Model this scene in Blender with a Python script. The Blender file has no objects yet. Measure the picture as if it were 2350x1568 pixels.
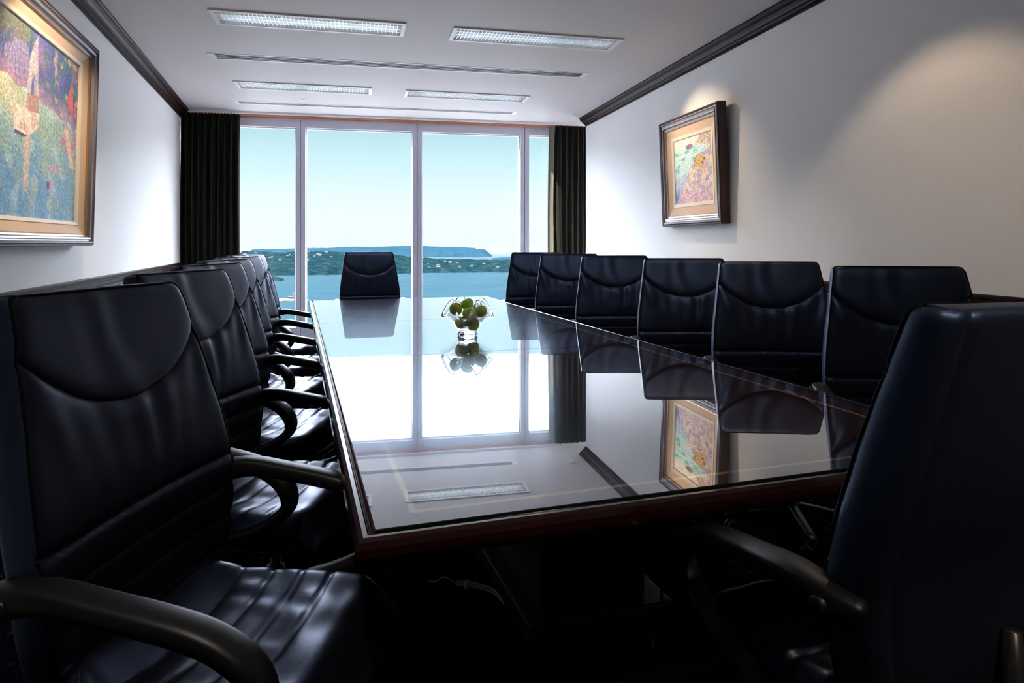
import bpy, math, random
from mathutils import Vector, Matrix, noise
C = bpy.context.scene
COL = C.collection
PI = math.pi
sin, cos = math.sin, math.cos

# ------------------------------------------------------------------ camera, world, sun, exposure
YAW = math.radians(17.915)          # the camera looks this far right of the table's long axis
HEYE = 1.25
cam = bpy.data.cameras.new('camera'); camo = bpy.data.objects.new('camera', cam); COL.objects.link(camo)
camo.location = (0, 0, HEYE); camo.rotation_euler = (PI/2, 0, -YAW)
cam.sensor_width = 36; cam.lens = 36*1525/2350; cam.shift_y = -227/2350
cam.clip_start = .05; cam.clip_end = 60000
C.camera = camo

W = bpy.data.worlds.new('sky'); C.world = W; W.use_nodes = True
wn, wl = W.node_tree.nodes, W.node_tree.links
bg = wn['Background']; tc = wn.new('ShaderNodeTexCoord'); sx = wn.new('ShaderNodeSeparateXYZ')
rmp = wn.new('ShaderNodeValToRGB'); ms = wn.new('ShaderNodeMath'); ms.operation = 'MULTIPLY'; ms.inputs[1].default_value = 1.0
wl.new(tc.outputs['Generated'], sx.inputs[0]); wl.new(sx.outputs['Z'], ms.inputs[0]); wl.new(ms.outputs[0], rmp.inputs[0])
wl.new(rmp.outputs[0], bg.inputs[0]); bg.inputs[1].default_value = 1.0
cr = rmp.color_ramp
SKY = [(0.0, (.94, 1.03, 1.03)), (.03, (.97, 1.07, 1.05)), (.07, (.88, 1.05, 1.10)), (.12, (.68, .96, 1.02)), (.1655, (.50, .79, .89)),
       (.173, (6.5, 7.1, 8)), (.205, (18, 19.2, 22)), (.30, (24, 25.8, 30)), (.6, (26, 29, 36)), (1.0, (14, 17, 26))]
cr.elements[0].position = 0; cr.elements[0].color = SKY[0][1] + (1,)
cr.elements[1].position = 1; cr.elements[1].color = SKY[-1][1] + (1,)
for p, c in SKY[1:-1]:
    e = cr.elements.new(p); e.color = c + (1,)

T_ = Vector((.99409, -.10853, 0)); N_ = Vector((.10853, .99409, 0))     # along / out of the window wall
sun = bpy.data.lights.new('sun', 'SUN'); suno = bpy.data.objects.new('sun', sun); COL.objects.link(suno)
sun.energy = 26.0; sun.color = (1.0, .93, .80); sun.angle = .009
suno.rotation_euler = (T_*.80 + N_*-.18 + Vector((0, 0, -.40))).to_track_quat('-Z', 'Y').to_euler()

vs = C.view_settings
vs.view_transform = 'Standard'; vs.look = 'None'; vs.exposure = 0.0; vs.gamma = 1.0; vs.use_curve_mapping = False
C.cycles.use_denoising = True
C.cycles.max_bounces = 10; C.cycles.diffuse_bounces = 6; C.cycles.glossy_bounces = 5; C.cycles.transmission_bounces = 8
C.cycles.transparent_max_bounces = 16; C.cycles.caustics_refractive = True; C.cycles.caustics_reflective = True
C.cycles.sample_clamp_indirect = 30.0

# window wall frame of reference: A is its left end, T runs along it, N points outdoors
A = Vector((-1.21, 8.05, 0)); T = Vector((.99409, -.10853, 0)); N = Vector((.10853, .99409, 0))
WROT = math.atan2(T.y, T.x)
def wp(t, n, z): return A + T*t + N*n + Vector((0, 0, z))
def area(name, loc, direction, sx_, sy_, power, colr, portal=False):
    l = bpy.data.lights.new(name, 'AREA'); l.shape = 'RECTANGLE'; l.size = sx_; l.size_y = sy_; l.energy = power; l.color = colr
    o = bpy.data.objects.new(name, l); COL.objects.link(o); o.location = loc
    o.rotation_euler = Vector(direction).to_track_quat('-Z', 'Y').to_euler()
    if portal: l.cycles.is_portal = True
    return o
area('window_portal', wp(2.55, .16, 1.42), -N, 5.3, 2.4, 1, (1, 1, 1), True)

def spot(name, loc, target, energy, size_deg, blend=.6, colr=(1, .74, .50), radius=.03):
    l = bpy.data.lights.new(name, 'SPOT'); l.energy = energy; l.color = colr; l.spot_size = math.radians(size_deg)
    l.spot_blend = blend; l.shadow_soft_size = radius
    o = bpy.data.objects.new(name, l); COL.objects.link(o); o.location = loc
    o.rotation_euler = (Vector(target) - Vector(loc)).to_track_quat('-Z', 'Y').to_euler()
    return o
spot('picture_spot', (2.24, 4.78, 2.66), (2.93, 4.35, 1.85), 60, 66, .9)
spot('picture_spot', (-.55, 3.35, 2.66), (-1.2, 3.75, 1.75), 75, 75)
spot('wall_spot', (2.12, 2.26, 2.68), (2.14, 2.26, 0), 22, 104, .35)
spot('table_spot', (-.2, .55, 2.66), (-.02, 1.30, .5), 80, 40, .8, (1, .80, .62), .05)
spot('table_spot', (1.3, -.4, 2.66), (.85, .75, .6), 90, 34, .8, (1, .80, .62), .05)
for (x_, y_, tx_, ty_) in ((1.35, .75, 2.1, 2.1), (1.35, 2.1, 2.1, 3.6), (1.45, 3.6, 2.1, 5.1), (.9, 5.3, .67, 6.6)):
    spot('chair_fill_spot', (x_, y_, 2.68), (tx_, ty_, .95), 42, 62, .7, (1, .84, .70), .045)  # added fill spots that brighten the right-row and head chair fronts

# ------------------------------------------------------------------ materials
def mat(name):
    m = bpy.data.materials.new(name); m.use_nodes = True
    nt = m.node_tree
    return m, nt.nodes, nt.links, nt.nodes['Principled BSDF'], nt.nodes['Material Output']
def setp(b, col=None, rough=None, metal=None, spec=None, coat=None, ior=None):
    if col is not None: b.inputs['Base Color'].default_value = tuple(col) + (1,)
    if rough is not None: b.inputs['Roughness'].default_value = rough
    if metal is not None: b.inputs['Metallic'].default_value = metal
    if spec is not None: b.inputs['Specular IOR Level'].default_value = spec
    if coat is not None: b.inputs['Coat Weight'].default_value = coat
    if ior is not None: b.inputs['IOR'].default_value = ior
def bump(n, l, b, scale, strength, dist=.001, detail=3, kind='noise', mapping=None):
    t = n.new('ShaderNodeTexCoord')
    tex = n.new('ShaderNodeTexVoronoi' if kind == 'voronoi' else 'ShaderNodeTexNoise')
    tex.inputs['Scale'].default_value = scale
    if kind == 'noise': tex.inputs['Detail'].default_value = detail
    l.new(t.outputs['Object'], tex.inputs['Vector'])
    bp = n.new('ShaderNodeBump'); bp.inputs['Strength'].default_value = strength; bp.inputs['Distance'].default_value = dist
    l.new(tex.outputs['Distance' if kind == 'voronoi' else 'Fac'], bp.inputs['Height'])
    l.new(bp.outputs[0], b.inputs['Normal'])
    return t, tex, bp
def simple(name, col, rough=.5, metal=0, spec=.5, bmp=None, coat=None):
    m, n, l, b, o = mat(name); setp(b, col, rough, metal, spec, coat)
    if bmp: bump(n, l, b, *bmp)
    return m
def noisy(name, c1, c2, scale, rough=.5, stretch=(1, 1, 1), spec=.5, bmp=None, detail=6, coat=None, lo=.3, hi=.7):
    m, n, l, b, o = mat(name); setp(b, c1, rough, 0, spec, coat)
    t = n.new('ShaderNodeTexCoord'); mp = n.new('ShaderNodeMapping'); mp.inputs['Scale'].default_value = stretch
    tx = n.new('ShaderNodeTexNoise'); tx.inputs['Scale'].default_value = scale; tx.inputs['Detail'].default_value = detail
    rp = n.new('ShaderNodeValToRGB'); rp.color_ramp.elements[0].position = lo; rp.color_ramp.elements[1].position = hi
    rp.color_ramp.elements[0].color = tuple(c1) + (1,); rp.color_ramp.elements[1].color = tuple(c2) + (1,)
    l.new(t.outputs['Object'], mp.inputs[0]); l.new(mp.outputs[0], tx.inputs['Vector']); l.new(tx.outputs['Fac'], rp.inputs[0]); l.new(rp.outputs[0], b.inputs['Base Color'])
    if bmp: bump(n, l, b, *bmp)
    return m

M = {}
M['wall'] = simple('painted_wall', (.84, .83, .81), .55, 0, .3, (260, .35, .0012, 2))
M['ceiling'] = simple('painted_ceiling', (.67, .635, .62), .6, 0, .2)
M['leather'] = simple('black_leather', (.005, .005, .007), .36, 0, .5, (420, .35, .0006, 4))
M['leather_seat'] = simple('black_seat_leather', (.004, .004, .007), .32, 0, .9, (420, .35, .0006, 4))
M['leather_back'] = simple('black_leather_shell', (.009, .011, .019), .45, 0, 1.0, (420, .4, .0006, 4))
M['plastic'] = simple('black_polyurethane', (.006, .006, .007), .42, 0, .35, (900, .25, .0004, 2))
M['piping'] = simple('black_piping', (.003, .003, .004), .6, 0, .05)
M['dark_metal'] = simple('black_metal', (.015, .015, .016), .35, 0, .5)
M['chrome'] = simple('chrome', (.6, .6, .6), .2, 1)
M['mahogany'] = noisy('mahogany', (.009, .002, .0018), (.022, .005, .004), 9, .2, (1, 1, 6), .4, None, 5, .5)
M['mahogany_x'] = noisy('mahogany_cornice', (.013, .004, .004), (.028, .009, .009), 6, .4, (3, 1, 14), .12, None, 6)
M['red_wood'] = noisy('cedar_strip', (.55, .19, .08), (.66, .25, .11), 5, .45, (1, 12, 12))
M['veneer'] = noisy('table_veneer', (.024, .008, .008), (.054, .015, .013), 5, .30, (9, .55, 1), .0, None, 9)
M['veneer_x'] = noisy('table_veneer_cross', (.026, .009, .008), (.056, .016, .013), 5, .30, (.55, 9, 1), .0, None, 9)
M['inlay'] = simple('maple_inlay', (.34, .27, .12), .5, 0, 0)
M['pedestal'] = noisy('pedestal_wood', (.020, .006, .005), (.04, .012, .009), 5, .35, (8, 8, .8))
M['frame_grey'] = simple('window_aluminium', (.62, .62, .72), .38, .0, .5)
M['gasket'] = simple('black_gasket', (.02, .02, .025), .6)
M['white_metal'] = simple('white_enamel', (.80, .80, .80), .4)
M['slot'] = simple('vent_shadow_black', (.006, .006, .008), .9, 0, 0)
M['curtain'] = noisy('curtain_cloth', (.012, .012, .009), (.022, .021, .015), 300, .85, (1, 1, .3), .15, (700, .3, .0008, 2))
M['sunlit_edge'] = simple('curtain_sunlit_edge', (.24, .225, .18), .85, 0, .1)  # sunlight put into the colour: same cloth, painted paler along one edge
M['frame_dark'] = noisy('walnut_frame', (.030, .014, .010), (.07, .03, .02), 12, .35, (1, 1, 1))
M['frame_silver'] = simple('pewter_moulding', (.26, .24, .26), .32, .55)
M['gilt'] = simple('gilt_slip', (.50, .28, .12), .35, .6)
M['linen'] = noisy('linen_liner', (.62, .46, .32), (.72, .56, .40), 400, .75)
M['linen_pale'] = simple('cream_slip', (.80, .72, .58), .6)
M['green'] = noisy('green_apple_skin', (.36, .60, .04), (.60, .80, .10), 40, .22, (1, 1, .4), .5, None, 3)
M['olive'] = noisy('olive_apple_skin', (.32, .38, .04), (.56, .64, .09), 45, .25, (1, 1, .3), .5, None, 3)
M['stem'] = simple('apple_stem', (.06, .035, .015), .7)
M['cable'] = simple('dark_cable', (.03, .03, .035), .4)
M['cable_pale'] = simple('grey_cable', (.35, .38, .45), .4)

for k_ in ('leather', 'leather_seat', 'leather_back'): M[k_].node_tree.nodes['Principled BSDF'].inputs['Specular Tint'].default_value = (.28, .47, 1.0, 1)  # blue of the window reflections is put into the leather's specular colour
M['plastic'].node_tree.nodes['Principled BSDF'].inputs['Specular Tint'].default_value = (.8, .88, 1.0, 1)
# carpet: near black navy with a woven sprig of pale flecks
m, n, l, b, o = mat('carpet'); setp(b, (.004, .005, .009), .95, 0, .0)
t = n.new('ShaderNodeTexCoord'); v = n.new('ShaderNodeTexVoronoi'); v.feature = 'F1'; v.inputs['Scale'].default_value = 16; v.inputs['Randomness'].default_value = .45
l.new(t.outputs['Object'], v.inputs['Vector'])
cm = n.new('ShaderNodeMath'); cm.operation = 'LESS_THAN'; cm.inputs[1].default_value = .17
cg = n.new('ShaderNodeMath'); cg.operation = 'GREATER_THAN'; cg.inputs[1].default_value = .08
nz = n.new('ShaderNodeTexNoise'); nz.inputs['Scale'].default_value = 160
n2 = n.new('ShaderNodeMath'); n2.operation = 'GREATER_THAN'; n2.inputs[1].default_value = .53
mu = n.new('ShaderNodeMath'); mu.operation = 'MULTIPLY'; mu2 = n.new('ShaderNodeMath'); mu2.operation = 'MULTIPLY'
mx = n.new('ShaderNodeMix'); mx.data_type = 'RGBA'; mx.inputs['A'].default_value = (.004, .005, .009, 1); mx.inputs['B'].default_value = (.10, .10, .13, 1)
l.new(t.outputs['Object'], nz.inputs['Vector']); l.new(v.outputs['Distance'], cm.inputs[0]); l.new(v.outputs['Distance'], cg.inputs[0]); l.new(nz.outputs['Fac'], n2.inputs[0])
l.new(cm.outputs[0], mu.inputs[0]); l.new(cg.outputs[0], mu.inputs[1]); l.new(mu.outputs[0], mu2.inputs[0]); l.new(n2.outputs[0], mu2.inputs[1])
l.new(mu2.outputs[0], mx.inputs['Factor']); l.new(mx.outputs['Result'], b.inputs['Base Color'])
M['carpet'] = m

def thin_glass(name, f0, tint=(1, 1, 1), rough=0.0, power=5.0, wash=0):
    """a clear sheet: mirror reflection that grows towards grazing view, otherwise see-through"""
    m, n, l, b, o = mat(name); n.remove(b)
    g = n.new('ShaderNodeNewGeometry'); d = n.new('ShaderNodeVectorMath'); d.operation = 'DOT_PRODUCT'
    l.new(g.outputs['Normal'], d.inputs[0]); l.new(g.outputs['Incoming'], d.inputs[1])
    a = n.new('ShaderNodeMath'); a.operation = 'ABSOLUTE'; l.new(d.outputs['Value'], a.inputs[0])
    s = n.new('ShaderNodeMath'); s.operation = 'SUBTRACT'; s.inputs[0].default_value = 1; l.new(a.outputs[0], s.inputs[1])
    p = n.new('ShaderNodeMath'); p.operation = 'POWER'; p.inputs[1].default_value = power; l.new(s.outputs[0], p.inputs[0])
    f = n.new('ShaderNodeMath'); f.operation = 'MULTIPLY_ADD'; f.inputs[1].default_value = 1 - f0; f.inputs[2].default_value = f0; l.new(p.outputs[0], f.inputs[0])
    tr = n.new('ShaderNodeBsdfTransparent'); tr.inputs[0].default_value = tint + (1,)
    gl = n.new('ShaderNodeBsdfGlossy'); gl.inputs['Roughness'].default_value = rough; gl.inputs[0].default_value = (1, 1, 1, 1)
    mx = n.new('ShaderNodeMixShader'); l.new(f.outputs[0], mx.inputs[0]); l.new(tr.outputs[0], mx.inputs[1]); l.new(gl.outputs[0], mx.inputs[2])
    if wash:
        g2 = n.new('ShaderNodeBsdfGlossy'); g2.inputs['Roughness'].default_value = .17; g2.inputs[0].default_value = (.70, .86, 1, 1); m2 = n.new('ShaderNodeMixShader'); m2.inputs[0].default_value = wash  # blue-tinted rough gloss, added to wash the reflections pale
        l.new(gl.outputs[0], m2.inputs[1]); l.new(g2.outputs[0], m2.inputs[2]); l.new(m2.outputs[0], mx.inputs[2])
    l.new(mx.outputs[0], o.inputs[0])
    return m
M['pane'] = thin_glass('window_glass', .02, (.99, 1, 1))
M['table_glass'] = thin_glass('table_glass', .25, (.95, .97, .96), .004, 3.2, .10)
M['bowl_glass'] = thin_glass('bowl_glass', .08, (.96, .97, .98), 0.0, 1.9)
M['glass_edge'] = simple('glass_edge_green', (.004, .012, .010), .15)
m, n, l, b, o = mat('clear_crystal'); setp(b, (1, 1, 1), .0, 0, .5, None, 1.47); b.inputs['Transmission Weight'].default_value = 1; M['crystal'] = m

# louvre: silvery
M['louvre'] = simple('louvre_aluminium', (.75, .77, .80), .25, .6)
m, n, l, b, o = mat('fluorescent_tube'); setp(b, (.9, .9, .9), .4)
b.inputs['Emission Color'].default_value = (.85, .95, 1, 1); b.inputs['Emission Strength'].default_value = 3.0; M['tube'] = m
M['reflector'] = simple('lamp_reflector', (.7, .72, .75), .3, .5)

# ------------------------------------------------------------------ mesh helpers
class MB:
    def __init__(s): s.v = []; s.f = []; s.mi = []
    def add(s, vs_, fs, mi=0):
        k = len(s.v); s.v += [tuple(x) for x in vs_]; s.f += [tuple(i + k for i in f) for f in fs]; s.mi += [mi]*len(fs); return s
    def box(s, x0, x1, y0, y1, z0, z1, mi=0):
        return s.add([(x0, y0, z0), (x1, y0, z0), (x1, y1, z0), (x0, y1, z0), (x0, y0, z1), (x1, y0, z1), (x1, y1, z1), (x0, y1, z1)],
                     [(0, 3, 2, 1), (4, 5, 6, 7), (0, 1, 5, 4), (1, 2, 6, 5), (2, 3, 7, 6), (3, 0, 4, 7)], mi)
    def fbox(s, P, X, Y, Z, a, b_, c, mi=0):
        """box with ranges a,b_,c along frame axes X,Y,Z from P"""
        P = Vector(P); X = Vector(X); Y = Vector(Y); Z = Vector(Z); vs_ = []
        for z in c:
            for (x, y) in ((a[0], b_[0]), (a[1], b_[0]), (a[1], b_[1]), (a[0], b_[1])): vs_.append(P + X*x + Y*y + Z*z)
        fs = [(0, 3, 2, 1), (4, 5, 6, 7), (0, 1, 5, 4), (1, 2, 6, 5), (2, 3, 7, 6), (3, 0, 4, 7)]
        if X.cross(Y).dot(Z) < 0: fs = [tuple(reversed(f)) for f in fs]
        return s.add(vs_, fs, mi)
    def rings(s, rs, caps=True, closed=True, mi=0):
        k = len(rs[0]); vs_ = [p for r in rs for p in r]; fs = []
        for i in range(len(rs) - 1):
            for j in range(k if closed else k - 1):
                a = i*k + j; b_ = i*k + (j + 1) % k
                fs.append((a, b_, b_ + k, a + k))
        if caps and closed:
            fs.append(tuple(reversed(range(k)))); fs.append(tuple((len(rs) - 1)*k + j for j in range(k)))
        return s.add(vs_, fs, mi)
    def lathe(s, prof, seg=24, c=(0, 0, 0), mi=0, caps=True):
        rs = [[(c[0] + r*cos(2*PI*j/seg), c[1] + r*sin(2*PI*j/seg), c[2] + z) for j in range(seg)] for r, z in prof]
        return s.rings(rs, caps, True, mi)
    def tube(s, pts, r, seg=8, mi=0):
        pts = [Vector(p) for p in pts]; rs = []; up = None
        for i, p in enumerate(pts):
            d = (pts[min(i + 1, len(pts) - 1)] - pts[max(i - 1, 0)]).normalized()
            if up is None: up = d.orthogonal().normalized()
            up = (up - d*up.dot(d)).normalized(); w = d.cross(up)
            rr = r[i] if isinstance(r, (list, tuple)) else r
            rs.append([p + (up*cos(2*PI*j/seg) + w*sin(2*PI*j/seg))*rr for j in range(seg)])
        return s.rings(rs, True, True, mi)
    def build(s, name, mats, parent=None, smooth=False, loc=None, rot=None, bevel=None):
        me = bpy.data.meshes.new(name); me.from_pydata(s.v, [], s.f)
        for m_ in (mats if isinstance(mats, (list, tuple)) else [mats]): me.materials.append(M[m_])
        me.polygons.foreach_set('material_index', s.mi)
        if smooth: me.polygons.foreach_set('use_smooth', [True]*len(s.f))
        me.update()
        o = bpy.data.objects.new(name, me); COL.objects.link(o)
        if parent: o.parent = parent
        if loc is not None: o.location = loc
        if rot is not None: o.rotation_euler = rot
        if bevel:
            bm = o.modifiers.new('bevel', 'BEVEL'); bm.width = bevel; bm.segments = 2; bm.limit_method = 'ANGLE'; bm.angle_limit = .6
        return o
def catmull(pts, k=6):
    pts = [Vector(p) for p in pts]; out = []
    for i in range(len(pts) - 1):
        p0 = pts[max(i - 1, 0)]; p1 = pts[i]; p2 = pts[i + 1]; p3 = pts[min(i + 2, len(pts) - 1)]
        for j in range(k):
            t_ = j/k
            out.append(.5*((2*p1) + (p2 - p0)*t_ + (2*p0 - 5*p1 + 4*p2 - p3)*t_*t_ + (3*p1 - p0 - 3*p2 + p3)*t_**3))
    out.append(pts[-1]); return out
def interp(tab, x):
    if x <= tab[0][0]: return tab[0][1]
    for (a, b_), (c, d) in zip(tab, tab[1:]):
        if x <= c:
            t_ = (x - a)/(c - a); return b_ + (d - b_)*t_
    return tab[-1][1]
def spl(tab, x):
    """smooth (Catmull-Rom) interpolation of a table"""
    n_ = len(tab)
    if x <= tab[0][0]: return tab[0][1]
    if x >= tab[-1][0]: return tab[-1][1]
    for i in range(n_ - 1):
        if x <= tab[i + 1][0]:
            p1, p2 = tab[i], tab[i + 1]; p0 = tab[max(i - 1, 0)]; p3 = tab[min(i + 2, n_ - 1)]
            h = p2[0] - p1[0]; t_ = (x - p1[0])/h
            m1 = (p2[1] - p0[1])/(p2[0] - p0[0])*h if p2[0] != p0[0] else 0
            m2 = (p3[1] - p1[1])/(p3[0] - p1[0])*h if p3[0] != p1[0] else 0
            return (2*t_**3 - 3*t_**2 + 1)*p1[1] + (t_**3 - 2*t_**2 + t_)*m1 + (-2*t_**3 + 3*t_**2)*p2[1] + (t_**3 - t_**2)*m2
def tag(o, label=None, cat=None, group=None, kind=None):
    if label: o['label'] = label
    if cat: o['category'] = cat
    if group: o['group'] = group
    if kind: o['kind'] = kind
    return o
def empty(name, loc=(0, 0, 0), rz=0, **k):
    o = bpy.data.objects.new(name, None); COL.objects.link(o); o.location = loc; o.rotation_euler = (0, 0, rz); o.empty_display_size = .1
    return tag(o, **k)
def copy_tree(o, parent=None):
    c = o.copy(); COL.objects.link(c)
    if parent: c.parent = parent
    for ch in list(o.children): copy_tree(ch, c)
    return c
def struct(o): return tag(o, kind='structure')

# ------------------------------------------------------------------ room shell
CEIL = 2.70
WX = -1.205                                   # face of the left wall
R0 = Vector((3.21, 7.12, 0)); RD = Vector((.0962, 1, 0)).normalized(); RN = Vector((-RD.y, RD.x, 0))   # right wall: end point, direction, normal into the room
YB = -3.5
struct(MB().box(-1.5, 4.8, YB - .2, 8.6, -.12, 0).build('floor', 'carpet'))
ca_, cb_ = wp(-.6, .2, 0), wp(6.2, .2, 0); cc = [(-1.81, YB - .2), (cb_.x, YB - .2), (cb_.x, cb_.y), (ca_.x, ca_.y)]
struct(MB().rings([[(x, y, z) for x, y in cc] for z in (CEIL, CEIL + .15)]).build('ceiling', 'ceiling'))
struct(MB().box(WX - .2, WX, YB - .2, 7.98, 0, CEIL).build('wall_left', 'wall'))
struct(MB().box(-1.5, 3.0, YB - .2, YB, 0, CEIL).build('wall_back', 'wall'))
wr = MB(); wr.fbox(R0, RD, -RN, (0, 0, 1), (-11.0, 0), (0, .25), (0, CEIL)); struct(wr.build('wall_right', 'wall'))
wr = MB(); wr.fbox(R0, RD, -RN, (0, 0, 1), (-.05, 1.0), (1.0, 1.2), (0, CEIL)); wr.fbox(R0, RD, -RN, (0, 0, 1), (-.25, -.05), (.25, 1.2), (0, CEIL))
struct(wr.build('wall_recess', 'wall'))
ww = MB(); ww.fbox(A, T, N, (0, 0, 1), (-.5, 5.6), (.05, .2), (0, .19)); ww.fbox(A, T, N, (0, 0, 1), (-.5, -.07), (.05, .2), (.19, CEIL)); ww.fbox(A, T, N, (0, 0, 1), (-.5, 5.6), (.06, .2), (2.66, CEIL))
struct(ww.build('wall_window', 'frame_grey'))

# cedar strip along the window head
st = MB(); st.fbox(A, T, N, (0, 0, 1), (.0, 5.3), (.0, .06), (2.668, CEIL)); struct(st.build('trim_1', 'red_wood'))

def moulding(name, prof, P, D, Nn, L0, L1, m_):
    """sweep a profile [(out, z)] along D from L0 to L1, standing off a wall with normal Nn"""
    rs = [[Vector(P) + Vector(D)*L + Vector(Nn)*o_ + Vector((0, 0, z)) for o_, z in prof] for L in (L0, L1)]
    b_ = MB().rings(rs); o_ = b_.build(name, m_)
    return struct(o_)
crown = [(0, 2.70), (.085, 2.70), (.085, 2.690), (.078, 2.684), (.074, 2.672), (.058, 2.662), (.046, 2.650), (.040, 2.638), (.026, 2.632), (.022, 2.622), (.010, 2.618), (.010, 2.606), (0, 2.606)]
moulding('trim_2', crown, (WX, 0, 0), (0, 1, 0), (1, 0, 0), YB, 7.97, 'mahogany_x')
moulding('trim_3', crown, R0, RD, RN, -10.5, .0, 'mahogany_x')
rail = [(0, 1.035), (.016, 1.035), (.022, 1.030), (.022, 1.020), (.014, 1.016), (.014, 1.012), (.020, 1.008), (.020, 1.002), (.014, .998), (.014, .994), (.020, .990), (.020, .984), (.014, .980), (.014, .976), (.024, .972), (.026, .962), (.018, .955), (0, .955)]
moulding('trim_4', rail, (WX, 0, 0), (0, 1, 0), (1, 0, 0), YB, 7.97, 'mahogany_x')
moulding('trim_5', rail, R0, RD, RN, -10.5, 0, 'mahogany_x')
skirt = [(0, .14), (.012, .14), (.018, .13), (.014, .12), (.020, .11), (.020, 0), (0, 0)]
moulding('baseboard_left', skirt, (WX, 0, 0), (0, 1, 0), (1, 0, 0), YB, 7.97, 'mahogany_x')
moulding('baseboard_right', skirt, R0, RD, RN, -10.5, 0, 'mahogany_x')

# windows: four tall aluminium units side by side
edges = [-.07, 1.247, 2.570, 3.875, 5.19]
for k in range(4):
    a, b_ = edges[k] + .003, edges[k + 1] - .003
    w = empty('window_%d' % (k + 1), wp((a + b_)/2, .1, .19)); struct(w)
    inv = Matrix.Translation(-w.location)
    def B(name, m_, boxes, **kw):
        mb = MB()
        for (x, y, z) in boxes: mb.fbox(A, T, N, (0, 0, 1), x, y, z)
        mb.v = [tuple(inv @ Vector(p)) for p in mb.v]
        return mb.build(name, m_, w, **kw)
    fw = .050; y0, y1 = .05, .17
    B('window_frame', 'frame_grey', [((a, a + fw), (y0, y1), (.19, 2.668)), ((b_ - fw, b_), (y0, y1), (.19, 2.668)), ((a + fw, b_ - fw), (y0, y1), (.19, .275)), ((a + fw, b_ - fw), (y0, y1), (2.565, 2.668))])
    B('glazing_bead', 'white_metal', [((a + fw, a + fw + .012), (.10, .13), (.275, 2.565)), ((b_ - fw - .012, b_ - fw), (.10, .13), (.275, 2.565)), ((a + fw + .012, b_ - fw - .012), (.10, .13), (.275, .287)), ((a + fw + .012, b_ - fw - .012), (.10, .13), (2.553, 2.565))])
    B('window_pane', 'pane', [((a + fw, b_ - fw), (.134, .140), (.275, 2.565))])
g = MB()
for e in edges[1:4]: g.fbox(A, T, N, (0, 0, 1), (e - .003, e + .003), (.075, .17), (.19, 2.668))
struct(g.build('trim_6', 'gasket'))

# ------------------------------------------------------------------ curtains
def smooth(a, b_, x):
    t_ = max(0, min(1, (x - a)/(b_ - a))); return t_*t_*(3 - 2*t_)
def curtain(t0, t1, folds, seed, label, lean=0.0, sunlit_edge=False):
    rnd = random.Random(seed); nx, nz = folds*16, 40
    ph = [rnd.uniform(-.5, .5) for _ in range(folds + 3)]; am = [rnd.uniform(.7, 1.3) for _ in range(folds + 3)]
    rs = []
    z0, z1 = .02, 2.668
    for i in range(nz + 1):
        z = z0 + (z1 - z0)*i/nz; row = []
        hdr = max(0, (z - 2.56)/.11)
        for j in range(nx + 1):
            u = j/nx; q = u*folds; k = int(q); fr = q - k
            p_ = ph[k]*(1 - fr) + ph[k + 1]*fr; a_ = (am[k]*(1 - fr) + am[k + 1]*fr)
            amp = (.034*(1 - .55*hdr))*a_
            y = -.085 + amp*sin(2*PI*q + p_*(1 + .5*sin(z*1.3 + k))) + .008*sin(4*PI*q + z*2 + seed) + .006*sin(31*u + z*3)
            if sunlit_edge: q_ = smooth(0, .15, u); y = (-.015)*(1 - q_) + (y - .02*math.exp(-((u - .16)/.05)**2))*q_
            x = t0 + (t1 - t0)*u + .012*sin(2*PI*q*2 + p_)*(1 - hdr) + lean*(1 - u)*sin((z - .1)*1.15)
            if z > 2.6: y += .004*sin(2*PI*q*3)
            row.append(wp(x, y, z + (.006*sin(2*PI*q*2) if i == nz else 0)))
        rs.append(row)
    mb = MB().rings(rs, False, False)
    if sunlit_edge: mb.mi = [1 if (i % nx) < 13 else 0 for i in range(len(mb.f))]
    org = wp((t0 + t1)/2, -.085, 0); mb.v = [tuple(Vector(p) - org) for p in mb.v]
    o_ = mb.build('curtain', ['curtain', 'sunlit_edge'], None, True, org)
    s_ = o_.modifiers.new('s', 'SOLIDIFY'); s_.thickness = .004
    tag(o_, label, 'curtain', None)
    return o_
curtain(.022, .625, 9, 3, 'full-length black curtain gathered beside the wall with the large boat painting')
curtain(4.17, 4.80, 9, 8, 'full-length black curtain streaked with sunlight, near the small coastal painting', -.02, True)
tr = MB(); tr.fbox(A, T, N, (0, 0, 1), (0.0, 5.0), (-.10, -.075), (2.676, 2.694)); tr.fbox(A, T, N, (0, 0, 1), (0.0, 5.0), (-.10, .0), (2.694, 2.6999))
tag(tr.build('curtain_track', 'white_metal'), 'slim white curtain track fixed to the ceiling above both black curtains', 'curtain track')

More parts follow.
